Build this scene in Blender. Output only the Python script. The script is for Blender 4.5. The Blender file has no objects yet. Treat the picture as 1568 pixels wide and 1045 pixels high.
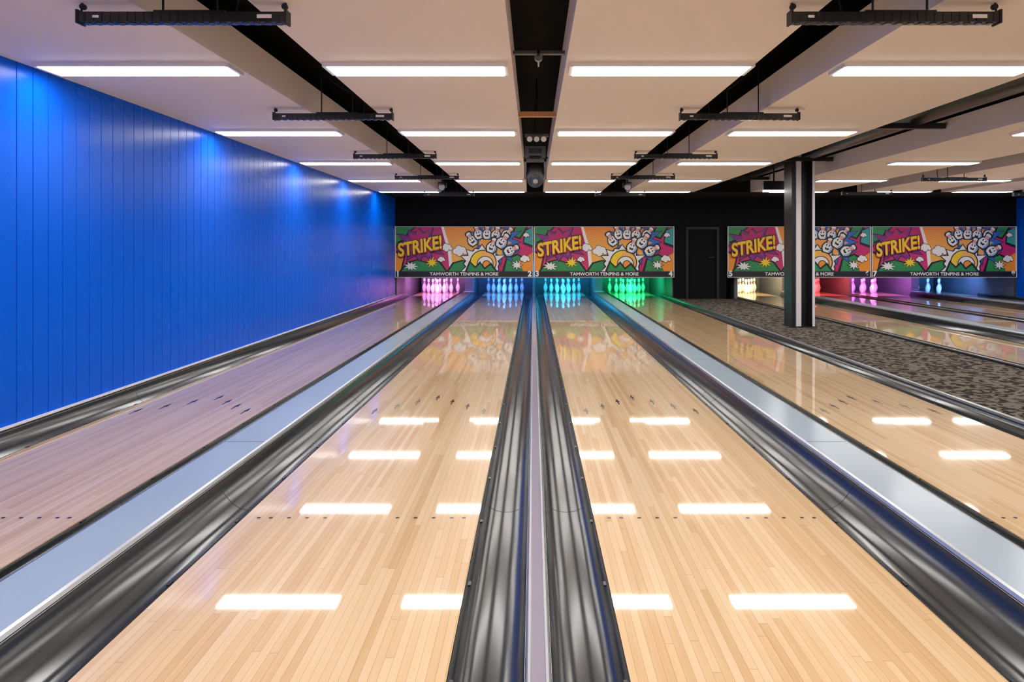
import bpy, math, random
from mathutils import Vector
random.seed(3)
S=bpy.context.scene
C=S.collection
S.view_settings.view_transform='Standard'
S.view_settings.look='None'
S.view_settings.exposure=0.0

# ------------------------------------------------------------ materials
def mat(name, col, rough=.5, metal=0, spec=.5, emit=None, es=0, coat=0, bump=None):
    m=bpy.data.materials.new(name); m.use_nodes=True
    nt=m.node_tree; b=nt.nodes['Principled BSDF']
    b.inputs['Base Color'].default_value=(*col,1)
    b.inputs['Roughness'].default_value=rough
    b.inputs['Metallic'].default_value=metal
    b.inputs['Specular IOR Level'].default_value=spec
    b.inputs['Coat Weight'].default_value=coat
    if emit:
        b.inputs['Emission Color'].default_value=(*emit,1)
        b.inputs['Emission Strength'].default_value=es
    tc=nt.nodes.new('ShaderNodeTexCoord'); n=nt.nodes.new('ShaderNodeTexNoise')
    sc,st = bump if bump else (8,0.04)
    n.inputs['Scale'].default_value=sc
    nt.links.new(tc.outputs['Object'],n.inputs['Vector'])
    mr=nt.nodes.new('ShaderNodeMapRange'); mr.inputs[3].default_value=max(rough-st,.02); mr.inputs[4].default_value=min(rough+st,1)
    nt.links.new(n.outputs['Fac'],mr.inputs[0]); nt.links.new(mr.outputs[0],b.inputs['Roughness'])
    return m

def wood(name, ramp, rough=.1, board=.0268, lacquer=1.0):
    m=bpy.data.materials.new(name); m.use_nodes=True
    nt=m.node_tree; N=nt.nodes; L=nt.links; b=N['Principled BSDF']
    tc=N.new('ShaderNodeTexCoord'); sp=N.new('ShaderNodeSeparateXYZ'); L.new(tc.outputs['Object'],sp.inputs[0])
    def M(op,a,b_=None,c=None):
        n=N.new('ShaderNodeMath'); n.operation=op
        for i,v in enumerate((a,b_,c)):
            if v is None: continue
            if isinstance(v,(int,float)): n.inputs[i].default_value=v
            else: L.new(v,n.inputs[i])
        return n.outputs[0]
    oi=N.new('ShaderNodeObjectInfo')
    bx=M('DIVIDE',M('ADD',sp.outputs['X'],50.0),board); i=M('ADD',M('FLOOR',bx),M('FLOOR',M('MULTIPLY',oi.outputs['Random'],500.0)))
    w1=N.new('ShaderNodeTexWhiteNoise'); w1.noise_dimensions='1D'; L.new(i,w1.inputs['W'])
    by=M('ADD',M('DIVIDE',sp.outputs['Y'],1.5),M('MULTIPLY',w1.outputs['Value'],9.0)); j=M('FLOOR',by)
    cb=N.new('ShaderNodeCombineXYZ'); L.new(i,cb.inputs[0]); L.new(j,cb.inputs[1])
    w2=N.new('ShaderNodeTexWhiteNoise'); w2.noise_dimensions='2D'; L.new(cb.outputs[0],w2.inputs['Vector'])
    gv=N.new('ShaderNodeCombineXYZ'); L.new(M('MULTIPLY',sp.outputs['X'],90.0),gv.inputs[0]); L.new(M('MULTIPLY',sp.outputs['Y'],2.5),gv.inputs[1]); L.new(M('MULTIPLY',w2.outputs['Value'],40.0),gv.inputs[2])
    ns=N.new('ShaderNodeTexNoise'); ns.inputs['Scale'].default_value=1.0; ns.inputs['Detail'].default_value=5; L.new(gv.outputs[0],ns.inputs['Vector'])
    f=M('ADD',M('MULTIPLY',w2.outputs['Value'],.62),M('MULTIPLY',ns.outputs['Fac'],.45))
    cr=N.new('ShaderNodeValToRGB'); L.new(f,cr.inputs[0])
    els=cr.color_ramp.elements
    els[0].position=ramp[0][0]; els[0].color=(*ramp[0][1],1)
    els[1].position=ramp[-1][0]; els[1].color=(*ramp[-1][1],1)
    for p,c in ramp[1:-1]:
        e=els.new(p); e.color=(*c,1)
    fr=M('FRACT',bx); ed=M('MINIMUM',fr,M('SUBTRACT',1.0,fr))
    fy=M('FRACT',by); ey=M('MULTIPLY',M('MINIMUM',fy,M('SUBTRACT',1.0,fy)),30.0)
    e2=M('MINIMUM',ed,ey)
    g=N.new('ShaderNodeMapRange'); g.inputs[1].default_value=0; g.inputs[2].default_value=.06; g.inputs[3].default_value=.66; g.inputs[4].default_value=1
    L.new(e2,g.inputs[0])
    mx=N.new('ShaderNodeMix'); mx.data_type='RGBA'; mx.blend_type='MULTIPLY'; mx.inputs[0].default_value=1
    L.new(cr.outputs[0],mx.inputs[6]); L.new(g.outputs[0],mx.inputs[7]); L.new(mx.outputs[2],b.inputs['Base Color'])
    b.inputs['Roughness'].default_value=.3
    b.inputs['Specular IOR Level'].default_value=.15
    b.inputs['Coat Weight'].default_value=lacquer
    b.inputs['Coat Roughness'].default_value=rough
    b.inputs['Coat IOR'].default_value=1.52
    return m

WOOD=wood('lane_maple',[(.1,(.60,.36,.16)),(.4,(.71,.48,.255)),(.7,(.77,.555,.32)),(.95,(.80,.60,.38))],.035)
APPR=wood('approach_maple',[(.1,(.60,.36,.18)),(.5,(.72,.48,.26)),(.9,(.82,.60,.36))],.15,.06)
BLACK=mat('matt_black',(.008,.008,.009),.6)
BLACKG=mat('satin_black',(.012,.012,.013),.3)
GREYB=mat('charcoal_housing',(.09,.092,.096),.3)
VOID=mat('black_soffit_paint',(.005,.005,.006),.85,0,.2)
CEIL=mat('ceiling_plaster',(.87,.785,.71),.7)
GUT=mat('gutter_plastic',(.024,.029,.033),.17,0,.7,bump=(2,.02))
ALU=mat('brushed_aluminium',(.55,.57,.59),.3,.85)
CAP=mat('return_cover_grey',(.36,.45,.53),.2,0,.6)
DIV=mat('divider_lilac',(.50,.45,.56),.12,.3,.7)
WHITE=mat('white_gloss',(.85,.85,.85),.3)
LAMP=mat('light_diffuser',(.9,.9,.9),.5,emit=(1,.98,.95),es=19.5)
KICK=mat('kickback_grey',(.13,.13,.14),.35)
PINW=mat('pin_white',(.88,.88,.86),.15,0,.5,coat=.5)
PINR=mat('pin_red',(.6,.02,.02),.3)
MARK=mat('lane_marking',(.02,.012,.008),.2)
WOODBAR=mat('timber_batten',(.65,.33,.12),.5)
GLASS=mat('lens_glass',(.05,.06,.08),.05,0,1)
BLUE=mat('blue_cladding',(.0,.110,.74),.27,0,.10,bump=(2,.02))
STRIP=mat('strip_white_paint',(.85,.84,.83),.4)

def carpet():
    m=bpy.data.materials.new('patterned_carpet'); m.use_nodes=True
    nt=m.node_tree; N=nt.nodes; L=nt.links; b=N['Principled BSDF']
    tc=N.new('ShaderNodeTexCoord')
    v=N.new('ShaderNodeTexVoronoi'); v.inputs['Scale'].default_value=4.5; L.new(tc.outputs['Object'],v.inputs['Vector'])
    n=N.new('ShaderNodeTexNoise'); n.inputs['Scale'].default_value=11; n.inputs['Detail'].default_value=2; L.new(tc.outputs['Object'],n.inputs['Vector'])
    a=N.new('ShaderNodeMath'); a.operation='ADD'; L.new(v.outputs['Distance'],a.inputs[0]); L.new(n.outputs['Fac'],a.inputs[1])
    w=N.new('ShaderNodeMath'); w.operation='PINGPONG'; w.inputs[1].default_value=.22; L.new(a.outputs[0],w.inputs[0])
    cr=N.new('ShaderNodeValToRGB'); L.new(w.outputs[0],cr.inputs[0])
    cr.color_ramp.elements[0].position=.08; cr.color_ramp.elements[0].color=(.026,.022,.019,1)
    cr.color_ramp.elements[1].position=.13; cr.color_ramp.elements[1].color=(.17,.148,.122,1)
    L.new(cr.outputs[0],b.inputs['Base Color']); b.inputs['Roughness'].default_value=.95
    b.inputs['Specular IOR Level'].default_value=.1
    return m
CARPET=carpet()

# ------------------------------------------------------------ helpers
def link(o,parent=None):
    C.objects.link(o)
    if parent: o.parent=parent
    return o
def empty(name,loc=(0,0,0)):
    e=bpy.data.objects.new(name,None); e.empty_display_size=.1; e.location=loc; return link(e)
def mesh(name,vs,fs,mats,mi=None,smooth=None,parent=None,loc=(0,0,0)):
    me=bpy.data.meshes.new(name); me.from_pydata(vs,[],fs)
    for m in mats: me.materials.append(m)
    if mi:
        for p,i in zip(me.polygons,mi): p.material_index=i
    if smooth is not None:
        for k,p in enumerate(me.polygons): p.use_smooth = smooth if isinstance(smooth,bool) else smooth[k]
    me.update()
    o=bpy.data.objects.new(name,me); o.location=loc
    return link(o,parent)
class B:   # multi-part mesh builder
    def __init__(s): s.v=[];s.f=[];s.m=[];s.sm=[];s.mats=[]
    def mi(s,m):
        if m not in s.mats: s.mats.append(m)
        return s.mats.index(m)
    def box(s,x0,x1,y0,y1,z0,z1,m):
        i=len(s.v); k=s.mi(m)
        s.v+=[(x0,y0,z0),(x1,y0,z0),(x1,y1,z0),(x0,y1,z0),(x0,y0,z1),(x1,y0,z1),(x1,y1,z1),(x0,y1,z1)]
        for f in ((3,2,1,0),(4,5,6,7),(0,1,5,4),(1,2,6,5),(2,3,7,6),(3,0,4,7)):
            s.f.append([i+a for a in f]); s.m.append(k); s.sm.append(False)
    def cyl(s,p0,p1,r0,r1,m,n=20,caps=True):
        p0=Vector(p0);p1=Vector(p1);d=(p1-p0).normalized()
        a=d.orthogonal().normalized(); b=d.cross(a); i=len(s.v);k=s.mi(m)
        for p,r in((p0,r0),(p1,r1)):
            for t in range(n):
                q=p+(a*math.cos(2*math.pi*t/n)+b*math.sin(2*math.pi*t/n))*r; s.v.append(tuple(q))
        for t in range(n):
            s.f.append([i+t,i+(t+1)%n,i+n+(t+1)%n,i+n+t]); s.m.append(k); s.sm.append(True)
        if caps:
            s.f.append([i+t for t in range(n)][::-1]); s.m.append(k); s.sm.append(False)
            s.f.append([i+n+t for t in range(n)]); s.m.append(k); s.sm.append(False)
    def lathe(s,prof,c,m,n=20,ringm=None):
        i=len(s.v)
        for r,z in prof:
            for t in range(n): s.v.append((c[0]+r*math.cos(2*math.pi*t/n),c[1]+r*math.sin(2*math.pi*t/n),c[2]+z))
        for q in range(len(prof)-1):
            mm=m if not ringm or q not in ringm else ringm[q]
            for t in range(n):
                s.f.append([i+q*n+t,i+q*n+(t+1)%n,i+(q+1)*n+(t+1)%n,i+(q+1)*n+t]); s.m.append(s.mi(mm)); s.sm.append(True)
    def ext(s,prof,y0,y1,mats,smooth=True,segs=1):
        i=len(s.v);n=len(prof)
        for q in range(segs+1):
            y=y0+(y1-y0)*q/segs
            for x,z in prof: s.v.append((x,y,z))
        for q in range(segs):
            for t in range(n-1):
                a=i+q*n+t
                s.f.append([a,a+n,a+n+1,a+1]); mm=mats[t] if isinstance(mats,list) else mats
                s.m.append(s.mi(mm)); s.sm.append(smooth)
    def tube(s,pts,r,m,n=8):
        for a,b in zip(pts[:-1],pts[1:]): s.cyl(a,b,r,r,m,n,False)
    def make(s,name,parent=None,loc=(0,0,0),bevel=0):
        o=mesh(name,s.v,s.f,s.mats,s.m,s.sm,parent,loc)
        if bevel:
            md=o.modifiers.new('bev','BEVEL'); md.width=bevel; md.segments=2; md.limit_method='ANGLE'
        return o
def box(name,x0,x1,y0,y1,z0,z1,m,parent=None,bevel=0):
    cx,cy,cz=(x0+x1)/2,(y0+y1)/2,(z0+z1)/2
    b=B(); b.box(x0-cx,x1-cx,y0-cy,y1-cy,z0-cz,z1-cz,m); return b.make(name,parent,(cx,cy,cz),bevel)

# ------------------------------------------------------------ dimensions
WL=-3.26; WR=11.35; YB=-5.0; FOUL=1.1; END=20.35; MASK=17.2
CEILZ=2.373; VOIDZ=2.92; CEND=15.28; C2=8.1

# ------------------------------------------------------------ room shell
box('floor',WL-.2,WR+.2,YB-.2,21.2,-.35,-.16,BLACK)
box('floor_approach',WL,WR,YB,FOUL-.001,-.158,0,APPR)
box('floor_carpet',3.30,4.81,FOUL,MASK,-.158,.004,CARPET)
box('ceiling',WL-.2,WR+.2,YB-.2,21.2,VOIDZ,VOIDZ+.15,VOID)
def cladding(name,X,sgn,y0,y1,z0,z1):
    vs=[];fs=[];y=y0;prof=[]
    while y<y1-.001:
        ye=min(y+.15,y1)
        prof+=[(0,y),(0,ye-.008),(-.007*sgn,ye-.006),(-.007*sgn,ye-.002)]
        y=ye
    prof.append((0,y1))
    for dx,yy in prof: vs+=[(X+dx,yy,z0),(X+dx,yy,z1)]
    for i in range(len(prof)-1):
        a=2*i; fs.append([a,a+2,a+3,a+1] if sgn<0 else [a,a+1,a+3,a+2])
    i=len(vs); xb=X-sgn*.15; xf=X-sgn*.02
    vs+=[(xb,y0,z0),(xf,y0,z0),(xf,y1,z0),(xb,y1,z0),(xb,y0,z1),(xf,y0,z1),(xf,y1,z1),(xb,y1,z1)]
    for f in ((3,2,1,0),(4,5,6,7),(0,1,5,4),(1,2,6,5),(2,3,7,6),(3,0,4,7)): fs.append([i+a for a in f])
    return mesh(name,vs,fs,[BLUE])
cladding('wall_left',WL,1,YB,MASK,-.0,VOIDZ)
cladding('wall_right',WR,-1,YB,MASK,-.0,VOIDZ)
box('wall_rear',WL,WR,YB-.15,YB,0,VOIDZ,mat('rear_wall_paint',(.55,.52,.5),.7))
b=B()
b.box(WL,WR,MASK,MASK+.08,1.71,VOIDZ,VOID)
b.box(3.29,3.57,MASK,MASK+.08,0,1.71,VOID); b.box(4.36,4.53,MASK,MASK+.08,0,1.71,VOID)
b.make('wall_front')
box('ceiling_bulkhead',WL,WR,CEND+.002,MASK-.002,CEILZ,VOIDZ-.002,VOID)
b=B()
b.box(3.575,4.355,MASK+.03,MASK+.07,0.005,1.70,VOID)
b.box(3.575,3.63,MASK-.02,MASK+.03,0.005,1.70,BLACK); b.box(4.30,4.355,MASK-.02,MASK+.03,0.005,1.70,BLACK)
b.box(3.63,4.30,MASK-.02,MASK+.03,1.64,1.70,BLACK)
b.cyl((4.22,MASK+.03,.98),(4.22,MASK-.03,.98),.012,.012,BLACKG); b.box(4.12,4.23,MASK-.04,MASK-.025,.97,.99,BLACKG)
b.make('door_1')
box('wall_machine_rear',WL,WR,20.75,20.85,-.16,VOIDZ,VOID)

rafts=[(WL,-1.93),(-1.365,-.147),(.192,1.40),(1.93,3.34),(4.52,6.0),(6.75,8.1),(8.5,9.8),(10.2,WR)]
for a,c in rafts:
    box('ceiling_panel',a+.001,c-.001,YB,CEND,CEILZ,CEILZ+.24,CEIL)
b=B()
b.box(3.43,3.80,YB,CEND,2.57,2.82,VOID); b.cyl((4.2,YB,2.69),(4.2,CEND,2.69),.14,.14,BLACKG,20)
for y in (2,5,8,11,14): b.box(3.36,4.50,y,y+.06,2.51,2.57,BLACKG)
b.make('ceiling_duct')

rows=[-3.2,-.56,2.07,4.73,7.32,9.93,12.5,14.97]
lx=[(-3.17,-1.935),(-1.345,-.175),(.215,1.385),(1.945,3.20),(4.83,6.0),(6.95,8.1),(8.6,9.75),(10.3,11.2)]
for (a,c) in lx:
    for y in rows:
        b=B(); L=(c-a)/2; w=.125
        b.box(-L,L,-w,w,.020,.028,WHITE)
        b.box(-L,-L+.03,-w,w,0,.020,WHITE); b.box(L-.03,L,-w,w,0,.020,WHITE)
        b.box(-L+.03,L-.03,-w,-w+.006,0,.020,WHITE); b.box(-L+.03,L-.03,w-.006,w,0,.020,WHITE)
        b.box(-L+.03,L-.03,-w+.006,w-.006,-.004,.020,LAMP)
        b.make('ceiling_light_fixture',None,((a+c)/2,y,CEILZ-.0285),0)

# ------------------------------------------------------------ lanes
HW=.5225
def lane(cx):
    b=B(); b.box(-HW,HW,FOUL,END,-.12,0,WOOD)
    t=.0012
    def poly(pts,m):
        i=len(b.v); b.v+=[(x,y,t) for x,y in pts]; b.f.append([i+k for k in range(len(pts))]); b.m.append(b.mi(m)); b.sm.append(False)
    bd=HW*2/39
    for k in (3,5,8,11,14):
        for s in(-1,1):
            x=s*(HW-bd*(k-.5)); y=FOUL+2.15
            poly([(x+.009*math.cos(a*math.pi/6),y+.009*math.sin(a*math.pi/6)) for a in range(12)],MARK)
    for k in range(-3,4):
        x=k*5*bd; y=5.87-abs(k)*.16
        poly([(x-.004,y-.11),(x+.004,y-.11),(x+.005,y-.02),(x+.018,y-.03),(x,y+.09),(x-.018,y-.03),(x-.005,y-.02)],MARK)
    b.box(-HW,HW,FOUL-.0005,FOUL+.02,0,.001,MARK)
    o=b.make('bowling_lane',None,(cx,0,0)); return o
def gutter(e,o,rise=0):
    s=1 if o>e else -1; W=abs(o-e); c0=e+s*.014; w=W-.016
    pr=[(e+s*.001,-.004),(c0,-.004)]; mats=[BLACK]
    n=40; dep=.060
    for k in range(n+1):
        a=math.pi*k/n; t=(1-math.cos(a))/2; x=c0+s*w*t; z=-.006-dep*math.sin(a)+rise*t**2.2
        pr.append((x,z)); mats.append(GUT)
    pr.append((o-s*.0005,-.006+rise)); mats.append(ALU)
    ox=(e+o)/2
    b=B(); b.ext([(x-ox,z) for x,z in pr],FOUL,END-1.7,mats,True,20)
    b.box(-W/2+.001,W/2-.001,END-1.699,END,-.10,-.05,GUT)
    for y in [FOUL+2.4*i for i in range(1,8)]:
        b.ext([(x-ox,z+.001) for x,z in pr[2:-1]],y,y+.003,BLACK,True)
    y=FOUL+.3
    while y<16:
        xx=c0-ox; b.box(xx-.005,xx+.005,y,y+.03,-.004,.001,BLACKG); y+=.6
    b.make('bowling_gutter',None,(ox,0,0))
def cap(x0,x1):
    c=(x0+x1)/2; h=(x1-x0)/2; b=B()
    pr=[(-h,-.12),(-h,.085),(-h+.006,.097),(-h+.018,.1),(h-.018,.1),(h-.006,.097),(h,.085),(h,-.12)]
    b.ext(pr,FOUL,18.69,[BLACKG,ALU,ALU,CAP,ALU,ALU,BLACKG],False)
    i=len(b.v); b.v+=[(x,FOUL,z) for x,z in pr]; b.f.append(list(range(i,i+8))); b.m.append(b.mi(BLACKG)); b.sm.append(False)
    for y in [FOUL+3.05*k for k in range(1,6)]: b.box(-h+.02,h-.02,y,y+.004,.0995,.1006,BLACK)
    b.make('ball_return_cover',None,(c,0,0))
def divider(c):
    b=B(); h=.036
    pr=[(-h,-.12),(-h,.0),(-h+.006,.006),(-h+.014,.006),(-h+.016,.002),(h-.016,.002),(h-.014,.006),(h-.006,.006),(h,0),(h,-.12)]
    b.ext(pr,FOUL,18.69,[BLACKG,ALU,ALU,ALU,DIV,ALU,ALU,ALU,BLACKG],False)
    b.make('lane_divider',None,(c,0,0))
def quad(c,outl,outr,rl,rr):
    for s,out,ri in((-1,outl,rl),(1,outr,rr)):
        lane(c+s*.778); lane(c+s*2.53)
        gutter(c+s*(.778-HW),c+s*.037,.004)
        gutter(c+s*(.778+HW),c+s*1.519,.088)
        cap(min(c+s*1.52,c+s*1.785),max(c+s*1.52,c+s*1.785))
        gutter(c+s*(2.53-HW),c+s*1.786,.088)
        gutter(c+s*(2.53+HW),out,ri)
    divider(c)
quad(0,-3.235,3.265,.085,.03); quad(C2,4.84,11.325,.03,.06)
def trim(name,x0,x1,z,m=ALU):
    b=B(); b.box(x0,x1,FOUL,MASK,-.12,z-.012,BLACKG); b.box(x0,x1,FOUL,MASK,z-.012,z,m); b.make(name)
trim('trim_1',WL+.001,-3.236,.102,WHITE); trim('trim_2',3.266,3.299,.035); trim('trim_3',4.811,4.839,.035); trim('trim_4',11.326,11.349,.06)

# ------------------------------------------------------------ pin decks
prof=[(.0001,0),(.0257,0),(.036,.02),(.050,.057),(.0575,.086),(.0606,.115),(.058,.149),(.048,.184),(.036,.215),(.0275,.235),(.0242,.247),(.0235,.257),(.0243,.270),(.026,.287),(.0305,.315),(.0323,.343),(.029,.362),(.018,.376),(.0001,.381)]
def pins(cx):
    b=B()
    for r in range(4):
        for k in range(r+1):
            b.lathe(prof,((k-r/2)*.3048,r*.264,0),PINW,20,{9:PINR,12:PINR})
    b.make('bowling_pins',None,(cx,19.2,.0005))
cols={-2.53:(.92,.32,1.0),-.778:(.06,.27,1.0),.778:(.03,.52,1.0),2.53:(.02,1.0,.34),C2-2.53:(1,.85,.5),C2-.778:(1,.10,.14),C2+.778:(.72,.2,1.0),C2+2.53:(.10,.32,1.0)}
for cx,col in cols.items():
    pins(cx)
    e=empty('pin_deck_light',(cx,18.5,.80))
    h=B(); h.box(-.5,.5,-.04,.04,0,.05,BLACKG); h.make('housing',e)
    li=bpy.data.lights.new('lamp','AREA'); li.shape='RECTANGLE'; li.size=.95; li.size_y=.07; li.color=col; li.energy=85
    o=bpy.data.objects.new('lamp',li); o.location=(0,0,-.005); link(o,e)
    d=Vector((0,1.1,-.62)); o.rotation_euler=d.to_track_quat('-Z','Y').to_euler()
def kick(x,t,y0=18.7):
    box('pin_deck_partition',x-t/2,x+t/2,y0,20.74,-.12,1.3,KICK)
for c in (0,C2):
    kick(c,.06)
    for s in(-1,1): kick(c+s*1.652,.2)
kick(-3.248,.022,MASK+.09); kick(3.285,.03,MASK+.09); kick(4.78,.08,MASK+.09); kick(11.338,.022,MASK+.09)
box('machine_housing_top',WL,3.34,MASK+.09,20.74,1.31,1.4,VOID)
box('machine_housing_top',4.74,WR,MASK+.09,20.74,1.31,1.4,VOID)
CURT=mat('pit_curtain',(.10,.10,.11),.5)
box('pit_curtain',-3.16,3.26,20.6,20.63,-.10,1.3,CURT)
box('pit_curtain',4.83,11.26,20.6,20.63,-.10,1.3,CURT)

# ------------------------------------------------------------ banners
def flat(name,col): return mat(name,col,.45)
PK=flat('ink_magenta',(.62,.02,.16)); OR=flat('ink_orange',(.93,.33,.03)); YE=flat('ink_yellow',(.95,.68,.02)); GR=flat('ink_green',(.03,.28,.08))
PU=flat('ink_purple',(.22,.03,.24)); BL=flat('ink_blue',(.03,.16,.55)); WH=flat('ink_white',(.9,.88,.84)); BK=flat('ink_black',(.008,.008,.01)); RD=flat('ink_red',(.75,.05,.03)); TE=flat('ink_teal',(.05,.38,.36)); LO=flat('ink_apricot',(.97,.50,.12)); SH=flat('ink_shade',(.35,.5,.72))
def halftone(name,base,dot,a0,a1):
    m=bpy.data.materials.new(name); m.use_nodes=True; nt=m.node_tree;N=nt.nodes;L=nt.links;b=N['Principled BSDF']; b.inputs['Roughness'].default_value=.45
    tc=N.new('ShaderNodeTexCoord'); v=N.new('ShaderNodeTexVoronoi'); v.inputs['Scale'].default_value=24; v.inputs['Randomness'].default_value=0
    mp=N.new('ShaderNodeMapping'); mp.inputs['Scale'].default_value=(1,0,1); mp.inputs['Rotation'].default_value=(0,.78,0)
    L.new(tc.outputs['Object'],mp.inputs[0]); L.new(mp.outputs[0],v.inputs['Vector']); sp=N.new('ShaderNodeSeparateXYZ'); L.new(tc.outputs['Object'],sp.inputs[0])
    m1=N.new('ShaderNodeMapRange'); m1.inputs[1].default_value=.1; m1.inputs[2].default_value=1.15; m1.inputs[3].default_value=a0; m1.inputs[4].default_value=a1; L.new(sp.outputs['Z'],m1.inputs[0])
    lt=N.new('ShaderNodeMath'); lt.operation='LESS_THAN'; L.new(v.outputs['Distance'],lt.inputs[0]); L.new(m1.outputs[0],lt.inputs[1])
    mx=N.new('ShaderNodeMix'); mx.data_type='RGBA'; L.new(lt.outputs[0],mx.inputs[0]); mx.inputs[6].default_value=(*base,1); mx.inputs[7].default_value=(*dot,1)
    L.new(mx.outputs[2],b.inputs['Base Color']); return m
HO=halftone('ink_halftone_orange',(.96,.50,.08),(.88,.24,.04),.02,.5)
HP=halftone('ink_halftone_pink',(.55,.015,.14),(.72,.06,.20),.5,.05)
def art(W,H):
    b=B(); lay=[0]
    P=lambda px,py:((px-818)/210*W,(425-py)/78*H)   # drawing grid of the poster artwork
    def poly(pts,m,raw=False):
        lay[0]+=1; y=-.0002*lay[0]; i=len(b.v)
        for q in pts:
            x,z=q if raw else P(*q); x=min(max(x,.012),W-.012); z=min(max(z,.01),H-.012)
            b.v.append((x,y,z))
        b.f.append([i+k for k in range(len(pts))]); b.m.append(b.mi(m)); b.sm.append(False)
    def circ(px,py,r,m,n=20,sx=1): poly([(px+r*sx*math.cos(2*math.pi*k/n),py+r*math.sin(2*math.pi*k/n)) for k in range(n)],m)
    def star(px,py,r0,r1,n,m,sx=1,seed=0,ph=0):
        rr=random.Random(seed); pts=[]
        for k in range(2*n):
            a=math.pi*k/n+ph; r=(r1*rr.uniform(.8,1.15) if k%2==0 else r0)
            pts.append((px+r*sx*math.cos(a),py+r*math.sin(a)))
        poly(pts,m)
    def cloud(px,py,s,m=WH):
        for e,mm in((1.2,BK),(0,m)):
            for dx,dy,r in((-5,1,3.6),(-1,-2,4.4),(4,-1,3.8),(7,2,2.8),(0,3,4)): circ(px+dx*s,py+dy*s,r*s+e*.6,mm,14)
    def arc(px,py,r0,r1,a0,a1,m,n=18,sx=1):
        pts=[]
        for k in range(n+1):
            a=math.radians(a0+(a1-a0)*k/n); pts.append((px+r1*sx*math.cos(a),py-r1*math.sin(a)))
        if r0>0:
            for k in range(n,-1,-1):
                a=math.radians(a0+(a1-a0)*k/n); pts.append((px+r0*sx*math.cos(a),py-r0*math.sin(a)))
        poly(pts,m)
    def pin(px,py,s,ang,face=True):
        pr=[(.4,-1),(.62,-.6),(.68,-.25),(.5,.15),(.27,.42),(.27,.55),(.36,.78),(.3,.95),(.12,1.05)]
        a=math.radians(ang)
        T=lambda x,y:(px+s*(x*math.cos(a)+y*math.sin(a)),py-s*(y*math.cos(a)-x*math.sin(a)))
        for e,mm in((.16,BK),(0,WH)):
            pts=[(x+e,y*(1+e)) for x,y in pr]+[(-x-e,y*(1+e)) for x,y in reversed(pr)]
            poly([T(x,y) for x,y in pts],mm)
        poly([T(x,y) for x,y in [(.4,-1),(.62,-.6),(.68,-.25),(.5,.15),(.27,.42),(.36,.78),(.22,.9),(.14,.5),(.36,.1),(.42,-.4),(.2,-1)]],SH)
        for yy in(.36,.56): poly([T(x,y) for x,y in [(-.3,yy),(.3,yy),(.3,yy+.1),(-.3,yy+.1)]],RD)
        if face:
            for q in(-.24,.14): poly([T(q+.1*math.cos(k*1.047),-.02+.14*math.sin(k*1.047)) for k in range(6)],BK)
            poly([T(x,y) for x,y in [(-.35,-.32),(-.05,-.45),(.25,-.32),(.18,-.66),(-.26,-.66)]],BK)
            poly([T(x,y) for x,y in [(-.4,.28),(-.1,.14),(-.1,.2),(-.38,.36)]],BK); poly([T(x,y) for x,y in [(.3,.28),(0,.14),(0,.2),(.28,.36)]],BK)
    poly([(818,347),(818,425),(1028,425),(1028,347)][::-1],HP)
    poly([(818,347),(850,347),(838,358),(834,368),(824,372),(818,382)],BK)
    poly([(818,347),(847,347),(836,357),(832,366),(822,370),(818,379)],GR)
    poly([(818,384),(834,392),(828,416),(818,416)],BK); poly([(818,387),(831,393),(826,416),(818,416)],OR)
    poly([(890,347),(978,347),(966,416),(902,416),(900,384)],HO)
    poly([(888,347),(892,347),(903,386),(906,416),(901,416),(898,386)],WH)
    poly([(824,416),(836,401),(852,397),(872,403),(886,399),(898,416)],BK); poly([(827,416),(838,403),(852,399),(872,405),(884,401),(895,416)],GR)
    poly([(896,416),(905,402),(920,398),(938,404),(950,416)],BK); poly([(899,416),(907,404),(920,400),(937,406),(947,416)],GR)
    star(855,374,19,31,12,BK,1.34,1); star(855,374,17.5,29,12,PU,1.34,1); star(857,372,12,20,11,HP,1.5,5)
    star(842,408,4.6,9.4,9,BK,1.4,2); star(842,408,3.6,7.8,9,WH,1.4,2)
    star(874,402,4.6,10.6,9,BK,1.2,3); star(874,402,3.6,9,9,YE,1.2,3)
    cloud(896,379,.9); cloud(916,384,1.2); cloud(888,397,.6)
    poly([(974,347),(1028,347),(1028,416),(960,416),(975,385)],PK)
    poly([(1000,347),(1020,347),(1008,367),(994,362)],BK); poly([(1002,347),(1017,347),(1007,364),(997,360)],GR)
    poly([(1014,352),(1028,345),(1028,380),(1012,374)],BK); poly([(1016,354),(1028,348),(1028,376),(1014,371)],TE)
    poly([(980,416),(986,396),(1004,388),(1020,398),(1028,416)],BK); poly([(984,416),(988,398),(1004,391),(1018,400),(1026,416)],GR)
    poly([(1006,400),(1028,387),(1028,416),(1013,416)],OR)
    star(970,371,24,38,14,BK,1.12,11); star(970,371,22.5,36,14,BL,1.12,11); star(967,372,16,26,12,HO,1.15,12)
    for px,py,s,a in((934,366,10.5,-34),(944,356,10,-16),(958,356,10,2),(972,357,10,16),(989,357,9.5,40)): pin(px,py,s,a)
    star(950,404,24,31,16,BK,1.1,31); star(950,404,22,29,16,WH,1.1,31)
    circ(952,402,19.5,BK,28,1.05); circ(952,402,18,LO,28,1.05); arc(952,402,11,18,100,250,YE,16,1.05)
    circ(955,404,12,BK,24,1.05); circ(955,404,10.8,WH,24,1.05); circ(957,405,6.4,BK,18); circ(957,405,5.2,OR,18)
    poly([(924,416),(931,399),(940,408),(947,400),(954,410),(964,402),(974,416)],BK); poly([(927,416),(932,403),(940,411),(947,404),(954,413),(963,406),(971,416)],GR)
    for px,py,s,a in((966,376,11,20),(982,369,11.5,36),(995,383,11,62)): pin(px,py,s,a)
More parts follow.
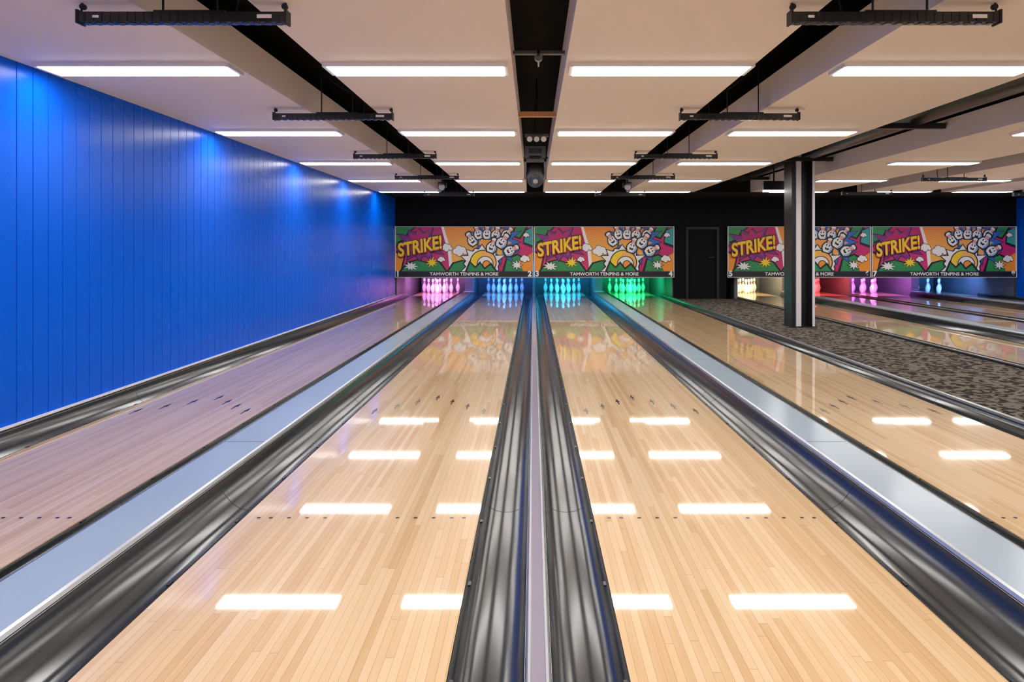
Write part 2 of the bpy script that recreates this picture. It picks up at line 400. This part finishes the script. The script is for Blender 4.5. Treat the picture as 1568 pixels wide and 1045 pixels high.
    star(1003,406,4,9,8,BK,1.3,21); star(1003,406,3,7.4,8,WH,1.3,21)
    cloud(1015,396,.8); cloud(1017,360,.5)
    poly([(818,415.5),(1028,415.5),(1028,425),(818,425)],BK)
    lay[0]+=1
    return b,-.0002*lay[0]
def banner(x0,x1,z0,z1,n0,n1):
    W=x1-x0;H=z1-z0
    e=empty('strike_banner',(x0,MASK-.055,z0))
    f=B(); f.box(0,W,.001,.05,0,H,BK); f.make('backing_board',e)
    fr=B()
    for a in((0,W,-.04,.001,0,.012),(0,W,-.04,.001,H-.01,H),(0,.014,-.04,.001,.012,H-.01),(W-.014,W,-.04,.001,.012,H-.01)): fr.box(*a,WHITE)
    fr.make('frame',e)
    a,yl=art(W,H); a.make('printed_artwork',e)
    def text(s,x,z,size,m,off,rot=0,shear=0,y=yl-.002,al='CENTER',sx=1):
        cu=bpy.data.curves.new('lettering','FONT'); cu.body=s; cu.size=size; cu.offset=off; cu.shear=shear; cu.align_x=al; cu.align_y='CENTER'; cu.extrude=.0004; cu.materials.append(m)
        o=bpy.data.objects.new('lettering',cu); o.location=(x,y,z); o.rotation_euler=(math.pi/2,-rot,0); o.scale=(sx,1,1); link(o,e)
    tx,tz=(855.5-818)/210*W,(425-379)/78*H
    text('STRIKE!',tx,tz,.42,BK,.036,math.radians(11),.2,yl-.001,sx=.75)
    text('STRIKE!',tx,tz,.42,RD,.020,math.radians(11),.2,yl-.003,sx=.75)
    text('STRIKE!',tx-.008,tz+.012,.42,YE,.012,math.radians(11),.2,yl-.005,sx=.75)
    text('TAMWORTH TENPINS & MORE',W/2,.080,.105,WH,.002,y=yl-.002,sx=1.1)
    text(n0,.07,.085,.17,WH,.008); text(n1,W-.085,.085,.17,WH,.008)
bz0,bz1=.509,1.707
banner(-3.25,-.012,bz0,bz1,'1','2'); banner(.010,3.285,bz0,bz1,'3','4')
banner(4.535,7.885,bz0,bz1,'5','6'); banner(7.91,11.30,bz0,bz1,'7','8')

# ------------------------------------------------------------ column
b=B()
b.box(-.175,-.13,-.17,.17,0,VOIDZ-.007,BLACKG); b.box(.13,.175,-.17,.17,0,VOIDZ-.007,BLACKG); b.box(-.13,.13,-.02,.02,0,VOIDZ-.007,BLACKG)
b.box(-.105,-.03,-.165,-.021,.01,VOIDZ-.01,STRIP); b.box(.135,.172,-.176,-.171,.01,VOIDZ-.01,STRIP)
b.box(-.19,.19,-.19,.19,0,.012,BLACKG)
b.make('steel_column',None,(4.06,11.2,.005))

# ------------------------------------------------------------ LED bars
def ledbar(x,y,z,ca):
    b=B()
    b.box(-.49,.49,-.028,.028,-.024,.024,BLACKG); b.box(-.5,-.49,-.034,.034,-.03,.034,BLACK); b.box(.49,.5,-.034,.034,-.03,.034,BLACK)
    for k in range(18): xx=-.46+k*.054; b.cyl((xx,0,-.024),(xx,0,-.030),.018,.016,GLASS,12)
    for k in range(24): xx=-.46+k*.04; b.box(xx,xx+.004,-.031,-.028,-.02,.02,BLACK)
    b.box(.36,.43,-.0315,-.0305,-.008,.010,STRIP); b.box(-.42,-.39,-.0315,-.0305,-.006,.006,STRIP)
    for s in(-.49,.49):
        b.tube([(s,0,.03),(s,0,.06),(s*.985,0,.085)],.005,BLACK)
        b.cyl((s*.985,-.01,.055),(s*.985,.01,.055),.014,.014,BLACK,12)
    for s in (-.10,.16): b.box(s-.004,s+.004,-.004,.004,.024,VOIDZ-z-.006,BLACK)
    b.box(-.14,.20,-.015,.015,.024,.036,BLACKG)
    pts=[(-.25*ca,0,.03)]
    for k in range(1,11):
        t=k/10; pts.append(((-.25+.35*t-.12*math.sin(t*math.pi))*ca,.02,.03+.35*t+.05*math.sin(t*math.pi*2)))
    b.tube(pts,.005,BLACK)
    b.make('led_light_bar',None,(x,y,z))
for y,z in((3.5,2.30),(6.12,2.30),(8.85,2.31),(11.5,2.31),(14.5,2.26)):
    ledbar(-1.685,y,z,-1); ledbar(1.71,y,z,1)
for y in(6.12,8.85,11.5,14.5): ledbar(6.6,y,2.28,1)
ledbar(10.0,14.5,2.26,1)

# ------------------------------------------------------------ centre slot equipment
def moving_head(x,y,z,s=1):
    b=B()
    b.box(-.11*s,.11*s,-.09*s,.09*s,-.06*s,.04*s,GREYB)
    b.cyl((0,0,-.06*s),(0,0,-.09*s),.07*s,.07*s,BLACK)
    for q in(-1,1):
        b.box(q*.108*s-.012*s,q*.108*s+.012*s,-.05*s,.05*s,-.30*s,-.09*s,GREYB)
    b.box(-.12*s,.12*s,-.05*s,.05*s,-.115*s,-.085*s,GREYB)
    p0=Vector((0,.10*s,-.19*s)); p1=Vector((0,-.12*s,-.33*s))
    b.cyl(p0,p0.lerp(p1,.5),.07*s,.092*s,BLACKG,24); b.cyl(p0.lerp(p1,.5),p1,.092*s,.08*s,GREYB,24)
    d=(p1-p0).normalized(); b.cyl(p1,p1+d*.01,.07*s,.065*s,GLASS,24); b.cyl(p1+d*.01,p1+d*.014,.03*s,.02*s,ALU,20)
    for t in(.2,.3,.4): q=p0.lerp(p1,t); b.cyl(q,q+d*.008,.092*s,.092*s,BLACK,24)
    b.box(-.07*s,.07*s,-.092*s,-.09*s,-.035*s,.02*s,GLASS)
    b.box(-.015,.015,-.015,.015,.04*s,VOIDZ-z-.004,BLACKG)
    b.make('moving_head_light',None,(x,y,z),0)
moving_head(.01,8.6,2.34,1.1)
b=B()
b.box(-.10,.14,-.02,.02,-.015,.015,GREYB)
for q in(-.07,0,.07): b.cyl((.02+q,-.02,-.03),(.02+q,-.09,-.05),.026,.032,GREYB,16); b.cyl((.02+q,-.09,-.05),(.02+q,-.092,-.0505),.026,.026,ALU,16)
b.box(.01,.03,-.01,.01,.015,VOIDZ-2.344,BLACKG)
b.tube([(-.05,0,0),(-.09,.0,.1),(-.03,0,.2)],.006,BLACK)
b.make('spotlight_cluster',None,(0,7.4,2.34))
box('timber_batten',-.146,.191,6.53,6.58,2.375,2.42,WOODBAR)
b=B()
b.box(-.145,.190,-.02,.02,-.010,.010,GREYB); b.cyl((.02,0,.012),(.02,0,-.03),.022,.022,BLACKG); b.cyl((.02,0,-.03),(.02,0,-.09),.008,.005,ALU); b.cyl((.02,-.02,-.03),(.02,.02,-.03),.026,.026,ALU)
b.make('ceiling_sprinkler',None,(0,4.72,2.46))
for y in (1.5,10.4,12.6): box('slot_cross_bracket',-.146,.191,y,y+.04,2.47,2.50,BLACKG)
def spot(x,y,z):
    b=B(); b.cyl((0,.06,0),(0,-.08,-.02),.045,.06,GREYB); b.cyl((0,-.08,-.02),(0,-.085,-.02),.05,.05,ALU); b.box(-.07,.07,-.015,.015,.05,.07,BLACKG); b.box(-.01,.01,-.01,.01,.06,VOIDZ-z-.004,BLACKG)
    b.box(-.07,-.06,-.015,.015,-.02,.07,BLACKG); b.box(.06,.07,-.015,.015,-.02,.07,BLACKG)
    b.make('ceiling_spotlight',None,(x,y,z))
spot(-1.52,12.1,2.22); spot(1.54,12.1,2.22)
b=B(); b.box(-.18,.18,-.04,.04,-.03,.12,BLACKG); b.box(-.17,.17,-.035,.035,-.055,-.03,LAMP); b.box(-.01,.01,-.01,.01,.12,VOIDZ-2.17-.004,BLACK)
b.make('emergency_light',None,(3.9,11.9,2.17))

# ------------------------------------------------------------ world + camera
w=bpy.data.worlds.new('w'); S.world=w; w.use_nodes=True; w.node_tree.nodes['Background'].inputs[0].default_value=(.02,.02,.025,1)
cam=bpy.data.cameras.new('camera'); cam.sensor_width=36; cam.lens=1120/1568*36; cam.shift_x=-32.5/1568; cam.shift_y=-142.5/1568; cam.clip_start=.05
co=bpy.data.objects.new('camera',cam); co.location=(-.014,0,1.2); co.rotation_euler=(math.pi/2,0,0); link(co); S.camera=co
